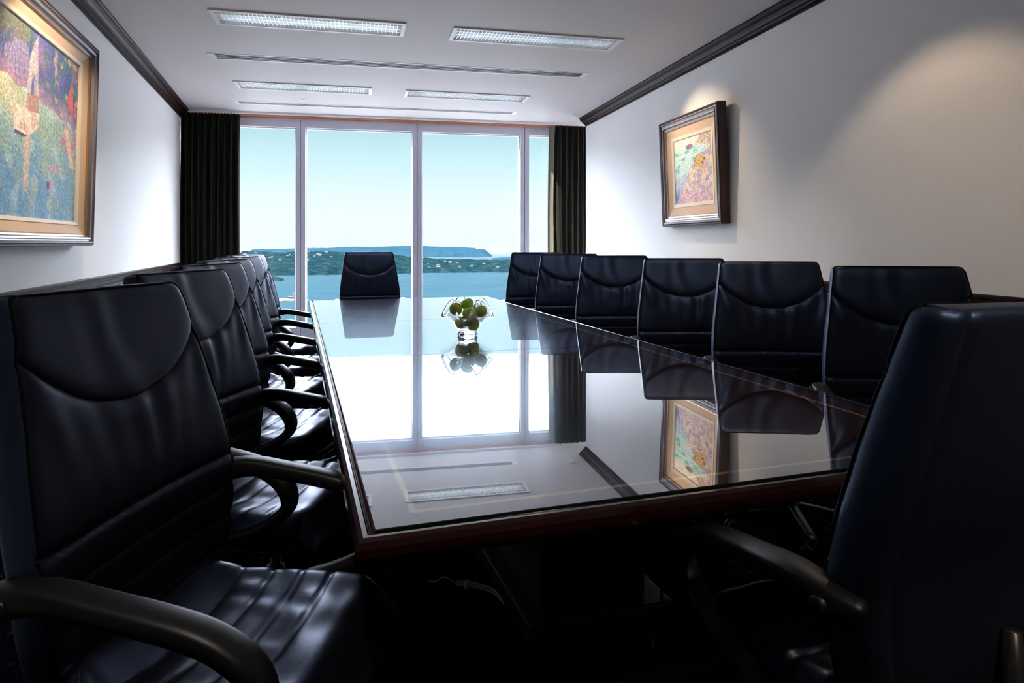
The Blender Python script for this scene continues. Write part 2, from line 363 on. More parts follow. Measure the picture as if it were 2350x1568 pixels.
# ------------------------------------------------------------------ ceiling lights and vents
def light_fixture(x, y, rot, label):
    """x,y: corner nearest the camera at the window-left side; body runs along local +X (1.22) and +Y (0.30)"""
    L, Wd_ = 1.22, .29
    e = empty('ceiling_light', (x, y, CEIL), rot, label=label, cat='ceiling light', group='recessed fluorescent ceiling lights')
    f = MB(); a = .028
    for (x0, x1, y0, y1) in ((0, L, 0, a), (0, L, Wd_ - a, Wd_), (0, a, a, Wd_ - a), (L - a, L, a, Wd_ - a)): f.box(x0, x1, y0, y1, -.010, .0)
    f.build('frame', 'white_metal', e, bevel=.002)
    f = MB(); f.box(a, L - a, a, Wd_ - a, .0705, .072)
    f.build('reflector', 'reflector', e)
    f = MB()
    for y_ in (.085, .145, .205): f.box(a, L - a, y_ - .002, y_ + .002, -.004, .030)
    n_ = 46
    for i in range(1, n_):
        xx = a + (L - 2*a)*i/n_; f.box(xx - .0012, xx + .0012, a, Wd_ - a, -.004, .028)
    f.build('louvre', 'louvre', e)
    f = MB()
    for y_ in (.095, .195): f.tube([(a + .02, y_, .052), (L - a - .02, y_, .052)], .013, 10)
    f.build('lamp_tube', 'tube', e, True)
    return e
# the ceiling is cut open over each light and vent
LR = math.radians(-5.2)
LIGHTS = [(-.53, 4.49, 'recessed ceiling light nearest the large boat painting'), (1.00, 4.36, 'recessed ceiling light nearest the small coastal painting'),
          (-.55, 6.42, 'recessed ceiling light close to the window, over the row of chairs by the boat painting'), (.98, 6.30, 'recessed ceiling light close to the window with a warm glowing lower edge')]
for (x, y, lb) in LIGHTS: light_fixture(x, y, LR, lb)
VR = math.radians(-6.4)
VENTS = [(-.66, 5.54, 3.06, .17, 'long black-slotted air vent in the ceiling between the two rows of lights'), (-.63, 7.33, 2.98, .15, 'long pale slotted air vent in the ceiling closest to the window')]
for (x, y, L, w_, lb) in VENTS:
    e = empty('ceiling_vent', (x, y, CEIL), VR, label=lb, cat='air vent', group='long linear ceiling vents')
    f = MB(); ns = 4; a = .022; pt_ = (w_ - 2*a)/(ns - .35); sl = pt_*.72
    e0 = .05
    f.box(0, e0, 0, w_, -.0025, 0); f.box(L - e0, L, 0, w_, -.0025, 0)
    f.box(e0, L - e0, 0, a, -.0025, 0); f.box(e0, L - e0, w_ - a, w_, -.0025, 0)
    for k in range(ns - 1): f.box(e0, L - e0, a + pt_*k + sl, a + pt_*(k + 1), -.0012, -.0006)
    f.build('vent_frame', 'white_metal', e)
    f = MB(); f.box(e0, L - e0, a, w_ - a, .0005, .004); f.build('vent_dark_backing', 'slot', e)  # black sheet close behind the slots stands in for the shade inside
# openings
def boolean_holes():
    hb = MB()
    for (x, y, _) in LIGHTS:
        R = Matrix.Translation((x, y, 0)) @ Matrix.Rotation(LR, 4, 'Z'); q = MB().box(.026, 1.194, .026, .264, CEIL - .02, CEIL + .073)
        hb.add([R @ Vector(p) for p in q.v], q.f)
    for (x, y, L, w_, _) in VENTS:
        R = Matrix.Translation((x, y, 0)) @ Matrix.Rotation(VR, 4, 'Z'); q = MB().box(.048, L - .048, .026, w_ - .026, CEIL - .02, CEIL + .043)
        hb.add([R @ Vector(p) for p in q.v], q.f)
    cut = hb.build('ceiling_openings', 'slot')
    ceil = bpy.data.objects['ceiling']; bo = ceil.modifiers.new('b', 'BOOLEAN'); bo.operation = 'DIFFERENCE'; bo.object = cut; bo.solver = 'EXACT'
    dg = bpy.context.evaluated_depsgraph_get(); me = bpy.data.meshes.new_from_object(ceil.evaluated_get(dg))
    ceil.modifiers.clear(); ceil.data = me
    bpy.data.objects.remove(cut)
boolean_holes()
for (x, y, lb) in ((.06, 7.05, 'small white round ceiling plate by the window, nearer the boat painting'), (2.95, 6.9, 'small white round ceiling plate by the window, nearer the coastal painting')):
    tag(MB().lathe([(0.001, -.012), (.03, -.010), (.04, 0), (.0401, .0)], 20).build('sprinkler_plate', 'white_metal', None, True, (x, y, CEIL)), lb, 'sprinkler', 'sprinkler plates')

# ------------------------------------------------------------------ paintings
def mixc(a, b_, t_): return tuple(a[i]*(1 - t_) + b_[i]*t_ for i in range(3))
def nz2(x, y, s): return noise.noise(Vector((x, y, s)))
def srgb(c): return tuple(((q/255)/12.92 if q <= 10 else ((q/255 + .055)/1.055)**2.4) for q in c)
def inpoly(x, y, P_):
    r = False; j = len(P_) - 1
    for i in range(len(P_)):
        if (P_[i][1] > y) != (P_[j][1] > y) and x < (P_[j][0] - P_[i][0])*(y - P_[i][1])/(P_[j][1] - P_[i][1]) + P_[i][0]: r = not r
        j = i
    return r
def boat_art(u, v):
    """u 0..1 across, v 0..1 up: a moored sailing boat below a wooded shore, in loose strokes"""
    a = nz2(u*70, v*60, 1)*.6 + nz2(u*150 + v*60, v*130, 2)*.5
    w1, w2, w3 = nz2(u*5, v*5, 5), nz2(u*11, v*9, 9), nz2(u*22, v*18, 15)
    shore = interp([(0, .72), (.25, .68), (.6, .64), (.75, .60), (.85, .62), (1, .55)], u) + .03*w2
    if v > shore:
        c = mixc((56, 78, 134), (84, 92, 150), smooth(-.3, .3, w1)); c = mixc(c, (62, 104, 112), smooth(0, .35, w2)*.8)
        c = mixc(c, (128, 108, 150), smooth(.05, .4, nz2(u*8 + 7, v*5, 22))*.9)
        if u < .42: c = mixc(c, (112, 112, 90), smooth(.80, .92, v + .12*w2)*.8)
        if (u - .33)**2/.014 + (v - .80)**2/.010 < 1 + w3: c = (128, 122, 164)
        c = mixc(c, (190, 168, 130), smooth(.15, .5, w3)*smooth(.5, .75, u)*.9)
        c = mixc(c, (186, 142, 168), smooth(.13, .0, v - shore + .05*w3)*.75)
    else:
        d = shore - v
        c = mixc((150, 186, 176), (84, 148, 194), smooth(.05, .6, d + .12*w1)); c = mixc(c, (232, 212, 160), smooth(.6, .1, u + .15*w2)*smooth(.32, .0, d)*.9)
        c = mixc(c, (196, 216, 214), smooth(.0, .45, w2)*.55); c = mixc(c, (66, 112, 176), smooth(.02, .4, w3)*.35*smooth(.1, .5, d))
        c = mixc(c, (150, 170, 140), smooth(.0, .4, nz2(u*9 + 3, v*7, 40))*.5)
        c = mixc(c, (222, 190, 172), smooth(.045, .015, abs(u - .42 - .012*w3))*smooth(.08, .2, v)*smooth(.5, .42, v)*.85)
        if u > .76 and v > .40: c = mixc(c, (176, 130, 160), smooth(-.2, .15, w3)*smooth(.78, .84, u + .1*w2))
        if abs(u - .90 + (v - .45)*.4) < .03 and .33 < v < .56: c = (232, 190, 158)
        if (u - .70)**2/.0016 + (v - .20)**2/.0012 < 1 + w3*1.5: c = (196, 160, 190)
        if (u - .655)**2/.0004 + (v - .195)**2/.0008 < 1: c = (86, 76, 130)
        if (u - .72)**2/.003 + (v - .30)**2/.0010 < 1 + w3*2: c = mixc(c, (206, 146, 160), .7)
    if inpoly(u, v, [(.404, .655), (.43, .857), (.500, .985), (.523, .665)]): c = mixc((192, 178, 184), (160, 150, 172), smooth(-.2, .3, w3)); 
    if inpoly(u, v, [(.44, .65), (.455, .74), (.475, .76), (.47, .65)]): c = (78, 92, 160)
    if inpoly(u, v, [(.855, .733), (.917, .875), (.945, .70), (.925, .645)]) or inpoly(u, v, [(.95, .655), (.96, .76), (.985, .66)]): c = mixc((214, 96, 84), (186, 76, 80), smooth(0, .4, w3))
    if inpoly(u, v, [(.40, .60), (.42, .655), (.52, .66), (.54, .56), (.44, .54)]): c = mixc(c, (176, 112, 96), .7)
    if inpoly(u + .006*w3, v, [(.254, .545), (.299, .575), (.36, .56), (.40, .60), (.43, .56), (.54, .575), (.535, .50), (.45, .44), (.388, .425), (.303, .427), (.295, .535)]): c = mixc((244, 222, 198), (216, 184, 172), smooth(-.1, .5, w3 + (u - .4)*2))
    if inpoly(u, v, [(.303, .44), (.303, .42), (.388, .415), (.42, .43), (.38, .434)]): c = (76, 66, 110)
    k = 1.10 + .42*a
    return srgb(tuple(max(0, min(255, (q*.86 + 22)*k + 34*nz2(u*120, v*110, i*5 + 7))) for i, q in enumerate(c)))
def coast_art(u, v):
    """waves breaking on a rocky shore under a pale sky"""
    ang = math.atan2(v - .3, u - .45); rr = math.hypot(u - .45, v - .3)
    a = sin(rr*120 + ang*7 + 9*nz2(u*6, v*6, 1))*.35*smooth(-.1, .3, nz2(u*14, v*14, 55)) + nz2(u*50 + v*30, v*60, 2)*.9
    wy = v + .012*nz2(u*12, v*12, 3)
    hill = .855 + .0*u + (.15*smooth(.52, .78, u)) + .012*nz2(u*15, 1, 2)
    sea_top = .835 + .03*u
    if wy > max(sea_top, hill if u > .53 else sea_top): c = (236, 226, 206)
    elif wy > sea_top: c = mixc((172, 154, 150), (214, 190, 160), smooth(-.3, .4, nz2(u*12 + v*12, v*20 - u*6, 5)))
    else:
        rocks = smooth(.0, .12, u*.95 - .30 - (v - .45)*.9 + .08*nz2(u*8, v*8, 9)) if v < .72 else smooth(.75, .95, u)
        d = smooth(.35, .05, v)
        sea = mixc((196, 224, 222), (92, 192, 176), smooth(.05, .45, nz2(u*6, v*16, 7))*smooth(.3, .6, v))
        sea = mixc(sea, (170, 176, 206), smooth(.5, .3, v)*.8)
        sea = mixc(sea, (54, 84, 156), smooth(.30, .02, v + .25*u)*.9)
        rk = mixc((226, 206, 182), (178, 160, 186), smooth(-.2, .3, nz2(u*10, v*12, 11)))
        rk = mixc(rk, (206, 158, 172), smooth(.3, .05, v)*.6)
        c = mixc(sea, rk, rocks)
    if (u - .42)**2/.010 + (v - .855)**2/.0016 < 1: c = (128, 118, 138)
    if (u - .68)**2/.022 + (v - .60)**2/.010 < 1 + .4*nz2(u*9, v*9, 4): c = mixc((206, 170, 104), (110, 82, 72), smooth(.0, .5, nz2(u*12, v*20, 14)))
    for (px, pz, h) in ((.80, .40, .20), (.72, .38, .12), (.62, .17, .14), (.40, .27, .10)):
        if abs(u - px - .01*sin(v*60)) < .022 and pz < v < pz + h: c = (222, 168, 160)
    k = 1.08 + .40*a
    return srgb(tuple(max(0, min(255, q*k + 26*nz2(u*70, v*80, i*5 + 3))) for i, q in enumerate(c)))
m, n, l, b, o = mat('oil_paint'); setp(b, (1, 1, 1), .5, 0, .3)
ca = n.new('ShaderNodeVertexColor'); ca.layer_name = 'paint'; l.new(ca.outputs[0], b.inputs['Base Color']); bump(n, l, b, 220, .35, .001, 4); M['oil'] = m

def painting(P, X, Nn, w, h, lean, fr, ln, slip, depth, art, res, label, swap=False):
    """P bottom corner on wall; X along the picture (its own left to right), Nn out of the wall; lean = how far the top hangs forward"""
    e = empty('framed_painting', P); tag(e, label, 'painting')
    X = Vector(X); Nn = Vector(Nn); Z = (Vector((0, 0, 1)) + Nn*(lean/h)).normalized(); Nf = X.cross(Z).normalized()
    if Nf.dot(Nn) < 0: Nf = -Nf
    def pt(x, y, o_): return X*x + Z*y + Nf*(o_ + .004)
    def frame_rings(name, prof, m_, sub=None):
        # prof: (inset, out); mitred four-sided frame
        rs = []
        for ins, out in prof:
            rs.append([pt(ins, ins, out), pt(w - ins, ins, out), pt(w - ins, h - ins, out), pt(ins, h - ins, out)])
        rs.append(rs[0]); mb = MB().rings(rs, False)
        return mb.build(name, m_, e)
    D_ = depth
    frame_rings('frame', [(0, 0), (0, D_*.86), (fr*.08, D_), (fr*.16, D_), (fr*.2, D_*.9), (fr*.2, 0)], 'frame_dark')
    frame_rings('frame_moulding', [(fr*.2, D_*.80), (fr*.24, D_*.97), (fr*.36, D_*1.0), (fr*.42, D_*.88), (fr*.52, D_*.86), (fr*.58, D_*.94), (fr*.70, D_*.90), (fr*.78, D_*.74), (fr*.92, D_*.70), (fr*.92, .002), (fr*.2, .002)], 'frame_silver')
    frame_rings('gilt_slip', [(fr*.92, D_*.72), (fr, D_*.72), (fr, .002), (fr*.92, .002)], 'gilt')
    frame_rings('liner', [(fr, D_*.62), (fr + ln, D_*.42), (fr + ln, .002), (fr, .002)], 'linen')
    i0 = fr + ln
    frame_rings('inner_slip', [(i0, D_*.46), (i0 + slip*.9, D_*.40), (i0 + slip, D_*.30), (i0 + slip, .002), (i0, .002)], 'linen_pale')
    i1 = i0 + slip; nx, ny = res; vs_ = []; fs = []; cols = []
    for j in range(ny + 1):
        for i in range(nx + 1):
            u, v_ = i/nx, j/ny; vs_.append(pt(i1 - .002 + (w - 2*i1 + .004)*u, i1 - .002 + (h - 2*i1 + .004)*v_, D_*.30))
            cols.append(art(1 - u if swap else u, v_))
    for j in range(ny):
        for i in range(nx):
            a_ = j*(nx + 1) + i; fs.append((a_, a_ + 1, a_ + nx + 2, a_ + nx + 1))
    cb = MB().add(vs_, fs); k = len(cb.v)
    rim = [pt(i1 - .002, i1 - .002, .004), pt(w - i1 + .002, i1 - .002, .004), pt(w - i1 + .002, h - i1 + .002, .004), pt(i1 - .002, h - i1 + .002, .004)]
    cb.add(rim, [(0, 3, 2, 1)]); cols += [(.5, .45, .4)]*4
    o_ = cb.build('canvas', 'oil', e)
    at = o_.data.color_attributes.new('paint', 'FLOAT_COLOR', 'POINT'); at.data.foreach_set('color', [q for c in cols for q in (c[0], c[1], c[2], 1)])
    return e
# left wall picture: seen from inside the room its own left is nearer the camera
painting((WX, 2.89, 1.235), (0, 1, 0), (1, 0, 0), 1.46, 1.12, .03, .065, .048, .018, .095, boat_art, (420, 300), 'large gold and pewter framed oil painting of a white sailing boat', False)
p0 = R0 + RD*(-2.20); p0.z = 1.385
painting(p0, -RD, RN, .955, .865, .035, .085, .065, .028, .070, coast_art, (240, 220), 'small framed oil painting of waves on a rocky coast, lit from above', False)

# ------------------------------------------------------------------ conference table and its glass
TX0, TX1, TY0, TY1, TZ = .095, 1.73, 1.16, 6.13, .740
tbl = empty('conference_table', ((TX0 + TX1)/2, (TY0 + TY1)/2, 0)); tag(tbl, 'long polished mahogany boardroom table with pale inlay line, in the middle of the room', 'table')
tl = tbl.location
def tb(mb, name, m_, **k):
    mb.v = [(p[0] - tl.x, p[1] - tl.y, p[2]) for p in mb.v]; return mb.build(name, m_, tbl, **k)
def rect_rings(prof):
    return [[(TX0 + i, TY0 + i, z), (TX1 - i, TY0 + i, z), (TX1 - i, TY1 - i, z), (TX0 + i, TY1 - i, z)] for i, z in prof]
ZG = .731     # veneer surface under the glass
prof = [(.034, .690), (.012, .690), (.004, .697), (.0, .708), (.001, .722), (.006, .733), (.014, .738), (.022, .738), (.026, .733), (.030, ZG), (.034, ZG - .001)]
tb(MB().rings(rect_rings(prof + [prof[0]]), False), 'table_edge', 'mahogany', smooth=False)
I0, I1 = .112, .124
fld = MB(); fld.box(TX0 + I1, TX1 - I1, TY0 + I1, TY1 - I1, .700, ZG)
tb(fld, 'table_top', 'veneer')
bd = MB()
for (a, b_, mi) in ((.034, I0, 0),):
    x0, x1, y0, y1 = TX0 + a, TX1 - a, TY0 + a, TY1 - a; X0, X1, Y0, Y1 = TX0 + b_, TX1 - b_, TY0 + b_, TY1 - b_
    for q, mi in (([(x0, y0), (x1, y0), (X1, Y0), (X0, Y0)], 1), ([(x1, y0), (x1, y1), (X1, Y1), (X1, Y0)], 0), ([(x1, y1), (x0, y1), (X0, Y1), (X1, Y1)], 1), ([(x0, y1), (x0, y0), (X0, Y0), (X0, Y1)], 0)):
        bd.add([(p[0], p[1], .700) for p in q] + [(p[0], p[1], ZG) for p in q], [(4, 5, 6, 7), (3, 2, 1, 0), (0, 1, 5, 4), (1, 2, 6, 5), (2, 3, 7, 6), (3, 0, 4, 7)], mi)
tb(bd, 'table_border', ['veneer', 'veneer_x'])
inl = MB()
for (x0, x1, y0, y1) in ((TX0 + I0, TX0 + I1, TY0 + I0, TY1 - I0), (TX1 - I1, TX1 - I0, TY0 + I0, TY1 - I0), (TX0 + I1, TX1 - I1, TY0 + I0, TY0 + I1), (TX0 + I1, TX1 - I1, TY1 - I1, TY1 - I0)):
    inl.box(x0, x1, y0, y1, .700, ZG)
tb(inl, 'inlay_line', 'inlay')
ap = MB()
for (x0, x1, y0, y1) in ((TX0 + .06, TX1 - .06, TY0 + .06, TY0 + .085), (TX0 + .06, TX1 - .06, TY1 - .085, TY1 - .06), (TX0 + .06, TX0 + .085, TY0 + .085, TY1 - .085), (TX1 - .085, TX1 - .06, TY0 + .085, TY1 - .085)):
    ap.box(x0, x1, y0, y1, .678, .700)
tb(ap, 'table_apron', 'pedestal')
for y0 in (2.0, 4.6):
    pd = MB(); pd.box(.74, 1.12, y0, y0 + .75, .06, .70); pd.box(.68, 1.18, y0 - .08, y0 + .83, 0, .07)
    tb(pd, 'pedestal', 'pedestal', bevel=.008)
# three glass sheets lie on the top
gx0, gx1 = TX0 + .036, TX1 - .036
cuts = [TY0 + .036, 2.96, 4.33, TY1 - .036]
cuts = [TY0 + .036, 3.005, 4.36, TY1 - .036]
glab = ['clear glass sheet on the table end nearest the foreground chairs', 'clear glass sheet in the middle of the table with the bowl of green apples', 'clear glass sheet on the table end nearest the window']
for k in range(3):
    y0, y1 = cuts[k] + .0012, cuts[k + 1] - .0012; z0, z1 = ZG + .0006, ZG + .009; cx, cy = (gx0 + gx1)/2, (y0 + y1)/2
    hx, hy, r_ = (gx1 - gx0)/2, (y1 - y0)/2, .0015
    gm = MB()
    gm.rings([[(-hx, -hy, z0), (hx, -hy, z0), (hx, hy, z0), (-hx, hy, z0)], [(-hx, -hy, z1 - r_), (hx, -hy, z1 - r_), (hx, hy, z1 - r_), (-hx, hy, z1 - r_)],
              [(-hx + r_, -hy + r_, z1), (hx - r_, -hy + r_, z1), (hx - r_, hy - r_, z1), (-hx + r_, hy - r_, z1)]], False, True, 1)
    gm.add([(-hx + r_, -hy + r_, z1), (hx - r_, -hy + r_, z1), (hx - r_, hy - r_, z1), (-hx + r_, hy - r_, z1)], [(0, 1, 2, 3)], 0)
    tag(gm.build('glass_sheet', ['table_glass', 'glass_edge'], None, False, (cx, cy, 0)), glab[k], 'glass sheet', 'glass sheets on the table')
GZ = ZG + .009

# ------------------------------------------------------------------ bowl and apples
BX, BY = .885, 3.53
def bowl():
    seg = 96; prof = []
    def rim(f, s_):
        # s_ 0 at foot, 1 at rim; four drawn-out corners, edges dip between them
        k4 = cos(4*(f + .36)); k4b = -cos(4*(f + .36) + .35)
        r = .050 + (.070 + .024*k4*s_)*s_**1.15
        z = .022 + (.130 + (.052*k4b)*s_**2)*s_
        return r, z
    outer = []; inner = []
    for i in range(25):
        s_ = i/24; ro, ri = [], []
        for j in range(seg):
            f = 2*PI*j/seg; r, z = rim(f, s_); th_ = .0055 - .0015*s_
            ro.append((r*cos(f), r*sin(f), z)); ri.append(((r - th_)*cos(f), (r - th_)*sin(f), z + (.006 if s_ < .98 else .001)))
        outer.append(ro); inner.append(ri)
    foot = [[(r*cos(2*PI*j/seg), r*sin(2*PI*j/seg), z) for j in range(seg)] for r, z in ((.001, .004), (.040, .004), (.044, 0), (.052, 0), (.056, .006), (.052, .016))]
    inb = [[(r*cos(2*PI*j/seg), r*sin(2*PI*j/seg), .026) for j in range(seg)] for r in (.038, .02, .001)]
    b_ = MB().rings(foot + outer + inner[::-1] + inb, True); tot = len(foot) + 50 + len(inb) - 1
    b_.mi = [(1 if (len(foot) + 6 <= i//seg < len(foot) + 22 or len(foot) + 27 <= i//seg < len(foot) + 43) else 0) for i in range(tot*seg)] + [0, 0]
    return b_
bw = bowl().build('glass_bowl', ['crystal', 'bowl_glass'], None, True, (BX, BY, GZ + .0003))
tag(bw, 'clear wavy-rimmed glass bowl holding green apples on the glass table top', 'bowl')
def apple_mesh(mb, R=.037):
    rs = []
    for i in range(25):
        a = -PI/2 + PI*i/24; r = R*cos(a); z = R*.95*sin(a)
        r = max(r*(1 + .06*sin(a)), .0005); dz = 0
        q = r/R
        if a > 0: dz = -.011*math.exp(-(q/.28)**2)
        else: dz = .007*math.exp(-(q/.25)**2)
        rs.append([(r*(1 + .02*cos(5*2*PI*j/30)*(1 if a < 0 else .3))*cos(2*PI*j/30), r*sin(2*PI*j/30), z + dz) for j in range(30)])
    return mb.rings(rs, True)
cth, sth = cos(YAW), sin(YAW)
APPLES = [(-.062, -.028, .150, .5, .9, 'olive', 'olive-green apple with dark blossom end, resting on the bowl rim by the window post side'),
          (-.002, .016, .172, -.35, -.2, 'green', 'topmost bright green apple of the bowl'),
          (.012, -.050, .128, 2.9, .2, 'green', 'shiny green apple in the front of the bowl, just under the topmost one'),
          (.073, .004, .134, .25, .4, 'olive', 'olive-green apple held in the bowl fold nearest the row of chairs under the coastal painting'),
          (-.030, -.022, .077, .2, .0, 'olive', 'streaky olive apple low in the bowl, its stem end up'),
          (.032, -.010, .066, 1.2, .6, 'olive', 'dark green apple lowest in the bowl, against the base'),
          (.034, .050, .122, .3, .1, 'green', 'green apple mostly hidden behind the other apples in the bowl')]
for k, (dx, dy, z, rx, ry, m_, lb) in enumerate(APPLES):
    a = empty('apple', (BX + dx*cth + dy*sth, BY - dx*sth + dy*cth, GZ + z)); a.rotation_euler = (rx, ry, k)
    tag(a, lb, 'apple', 'green apples in the bowl')
    apple_mesh(MB()).build('flesh', m_, a, True)
    MB().tube([(0, 0, .022), (.001, 0, .032), (.004, 0, .042)], [.0012, .001, .0016], 6).build('stem', 'stem', a, True)

# ------------------------------------------------------------------ the chair
ZT = 1.155
YC = [(.42, -.205), (.50, -.212), (.60, -.210), (.70, -.205), (.76, -.209), (.85, -.223), (1.0, -.258), (1.15, -.303)]     # front face centre line
HW = [(.42, .236), (.50, .252), (.60, .272), (.70, .282), (.76, .282), (.85, .274), (1.0, .252), (1.10, .237), (1.155, .229)]    # half width
TH = [(.42, .060), (.60, .078), (.80, .086), (1.0, .078), (1.15, .062)]     # thickness
RC = .014
def half_w(z):
    w = spl(HW, z)
    if z > ZT - RC: q = (z - (ZT - RC))/RC; w -= RC*(1 - math.sqrt(max(0, 1 - q*q)))
    return w
RIBS = [.735, .665, .595, .525]
def front_y(x, z, upper):
    w = half_w(z); u = x/w; y = spl(YC, z)
    y += .018*abs(u)**2.5*smooth(.9, .6, z) + .006*u*u          # slight dish in the lumbar area
    edge = (1 - abs(u))*w
    y += .008*(1 - math.exp(-edge/.010)) - .008                 # puffed away from the piped edge
    sm = .935 + .115*u*u
    if upper:
        y += .011*(1 - math.exp(-(z - sm)/.014)) - .007
        y += -.010*math.exp(-(ZT - z)/.010)
        y += .0022*sin(x*60 + 6*noise.noise(Vector((x*5, z*4, 2))))*math.exp(-((x + .01)/.09)**2)
        y += .0025*noise.noise(Vector((x*9, z*7, 4)))
    else:
        d = sm - z
        y += .009*(1 - math.exp(-d/.012)) - .007
        if z > RIBS[0]:
            ang = math.atan2(x, z + .28 - .60 + .35) 
            fold = sin(ang*44 + 5*noise.noise(Vector((x*5, z*3, 1)))) + .6*sin(ang*83 + 3)
            am = math.exp(-((d - .06)/.085)**2)*(.35 + .65*smooth(-.2, .5, noise.noise(Vector((x*6 + 3, z*2, 7)))))
            y += .0062*fold*am + .0018*noise.noise(Vector((x*14, z*10, 6)))
            y += -.006*math.exp(-(z - RIBS[0])/.008)
        for k, r in enumerate(RIBS):
            dz = z - r + .006*(u*u)*0
            if abs(dz) < .04: y -= .007*math.exp(-abs(dz)/.006)
        if z < RIBS[0]: y += .0015*noise.noise(Vector((x*12, z*25, 3)))
    return y
def chair():
    e = empty('boardroom_chair')
    # front cushion in two leather panels meeting at the smile seam
    nu = 56
    def panel(rows, upper):
        vs_ = []; fs = []
        for row in rows:
            for i in range(nu + 1):
                u = -1 + 2*i/nu; u = math.copysign(abs(u)**.85, u)
                sm = .935 + .115*u*u; z = (sm + (ZT - sm)*row) if upper else (.44 + (sm - .44)*row)
                x = u*half_w(z); vs_.append((x, front_y(x, z, upper), z))
        for j in range(len(rows) - 1):
            for i in range(nu):
                a = j*(nu + 1) + i; fs.append((a, a + 1, a + nu + 2, a + nu + 1))
        return MB().add(vs_, fs)
    low = [i/90 for i in range(91)]; up = [1 - (1 - i/34)**1.25 for i in range(35)]
    br = panel(low, False).build('backrest', 'leather', e, True)
    panel(up, True).build('headrest', 'leather', br, True)
    # shell wrapping sides and rear
    zs = [.42 + (1.132 - .42)*i/40 for i in range(41)] + [1.139, 1.145, 1.1495, 1.1535, 1.155]
    rings_ = []
    for z in zs:
        w = half_w(z); y0 = spl(YC, z) + .018*smooth(.9, .6, z) + .006 - .008; th_ = spl(TH, z)
        k = min(1, max(0, (z - 1.132)/.023)); dr = .020*(1 - math.sqrt(max(0, 1 - k*k)))     # rear edge rolls over at the top
        dr_w = .006*(1 - math.sqrt(max(0, 1 - k*k)))
        yr = y0 - th_ + dr; row = []
        yc_off = (.018*smooth(.9, .6, z) + .006)
        half = [(w, y0), (w + .003, y0 - .006), (w + .004, y0 - th_*.35), (w + .001, y0 - th_*.68), (w - .008, yr + .010), (w - .020, yr + .002), (w - .040, yr - .0035), (w - .043, yr - .0005), (w - .046, yr - .0035)]
        half = [(x - dr_w, y) for x, y in half]
        for x, y in half: row.append((x, y, z))
        for i in range(1, 16):
            q = 1 - 2*i/16; x = q*(w - .046); row.append((x, yr - .0035 - .006*(1 - q*q), z))
        for x, y in reversed(half): row.append((-x, y, z))
        rings_.append(row)
    mb = MB().rings(rings_, False, False)
    # top cap between the front edge line and the rear line
    last = rings_[-1]; k = len(last); front = [(p[0], front_y(max(-.9999*half_w(ZT), min(.9999*half_w(ZT), p[0])), ZT, True) - .000, ZT) for p in last]
    front[0] = last[0]; front[-1] = last[-1]
    mid = [((a[0] + b_[0])/2, (a[1] + b_[1])/2, ZT + .0035) for a, b_ in zip(last, front)]; mid[0] = last[0]; mid[-1] = last[-1]
    mb.rings([last, mid, front], False, False)
    bot = rings_[0]; mb.add(bot, [tuple(range(len(bot)))])
    mb.build('backrest_shell', 'leather_back', e, True)
    # piping round the front edge
    pth = []
    zz = [.44 + (ZT - .003 - .44)*i/60 for i in range(61)] + [ZT - .0015, ZT - .0005]
    def pe(s, z): return (s*(half_w(z) + .0005), front_y(.9995*half_w(z), z, z > 1.05) + .001, z)
    pth = [pe(1, z) for z in zz]; wt = half_w(ZT)
    pth += [(wt*(1 - 2*i/12), front_y(.999*wt*(1 - 2*i/12), ZT, True), ZT + .001) for i in range(0, 13)] + [pe(-1, z) for z in reversed(zz)]
    MB().tube(pth, .0026, 6).build('piping', 'piping', e, True)
    # seat
    def outline(u, v_):
        y = -.225 + .49*(v_ + 1)/2
        w = spl([(-.225, .222), (-.15, .245), (0, .266), (.15, .270), (.265, .252)], y)
        x = u*w
        y -= .030*u**4*smooth(-.2, 1, v_)          # bowed front
        return x, y
    SR = [-.115, -.045, .025, .095]
    def seat_z(u, v_, x, y):
        z = .487 - .012*(1 - u*u)*smooth(.9, -.2, v_) + .030*smooth(-.55, -1, v_) + .010*abs(u)**3*smooth(.6, -.6, v_)
        z -= .060*smooth(.55, 1.05, v_)**1.5
        yy = y + .02*(u*u)
        for r in SR:
            d = abs(yy - r)
            if d < .04: z -= .0065*math.exp(-d/.006)
            
        if SR[0] < yy < SR[-1]:
            z += .0022*sin(x*70 + 5*noise.noise(Vector((x*6, y*6, 2))))*(.4 + noise.noise(Vector((x*9, y*20, 5))))
        z += .004*noise.noise(Vector((x*7, y*13, 9))) + .0022*sin(x*48 + 4*noise.noise(Vector((x*4, y*4, 8))))*smooth(.09, .14, yy)*smooth(.27, .17, yy)
        er = max(abs(u), 0); z -= .028*max(0, (abs(u) - .80)/.20)**2.2
        return z
    nx, ny = 44, 64; vs_, fs = [], []
    for j in range(ny + 1):
        for i in range(nx + 1):
            u = -1 + 2*i/nx; v_ = -1 + 2*j/ny
            # squircle corners
            cu, cv = u*math.sqrt(max(0, 1 - .16*v_*v_*abs(v_))), v_*math.sqrt(max(0, 1 - .10*u*u*abs(u)))
            x, y = outline(cu, cv); vs_.append((x, y, seat_z(u, v_, x, y)))
    for j in range(ny):
        for i in range(nx):
            a = j*(nx + 1) + i; fs.append((a, a + 1, a + nx + 2, a + nx + 1))
    st_ = MB().add(vs_, fs)
    per = [i for i in range(nx + 1)] + [(j*(nx + 1) + nx) for j in range(1, ny + 1)] + [(ny*(nx + 1) + nx - i) for i in range(1, nx + 1)] + [(ny - j)*(nx + 1) for j in range(1, ny)]
    ring0 = [vs_[i] for i in per]; cy = .02
    def sc(p, s_, z): return (p[0]*s_, cy + (p[1] - cy)*s_, z)
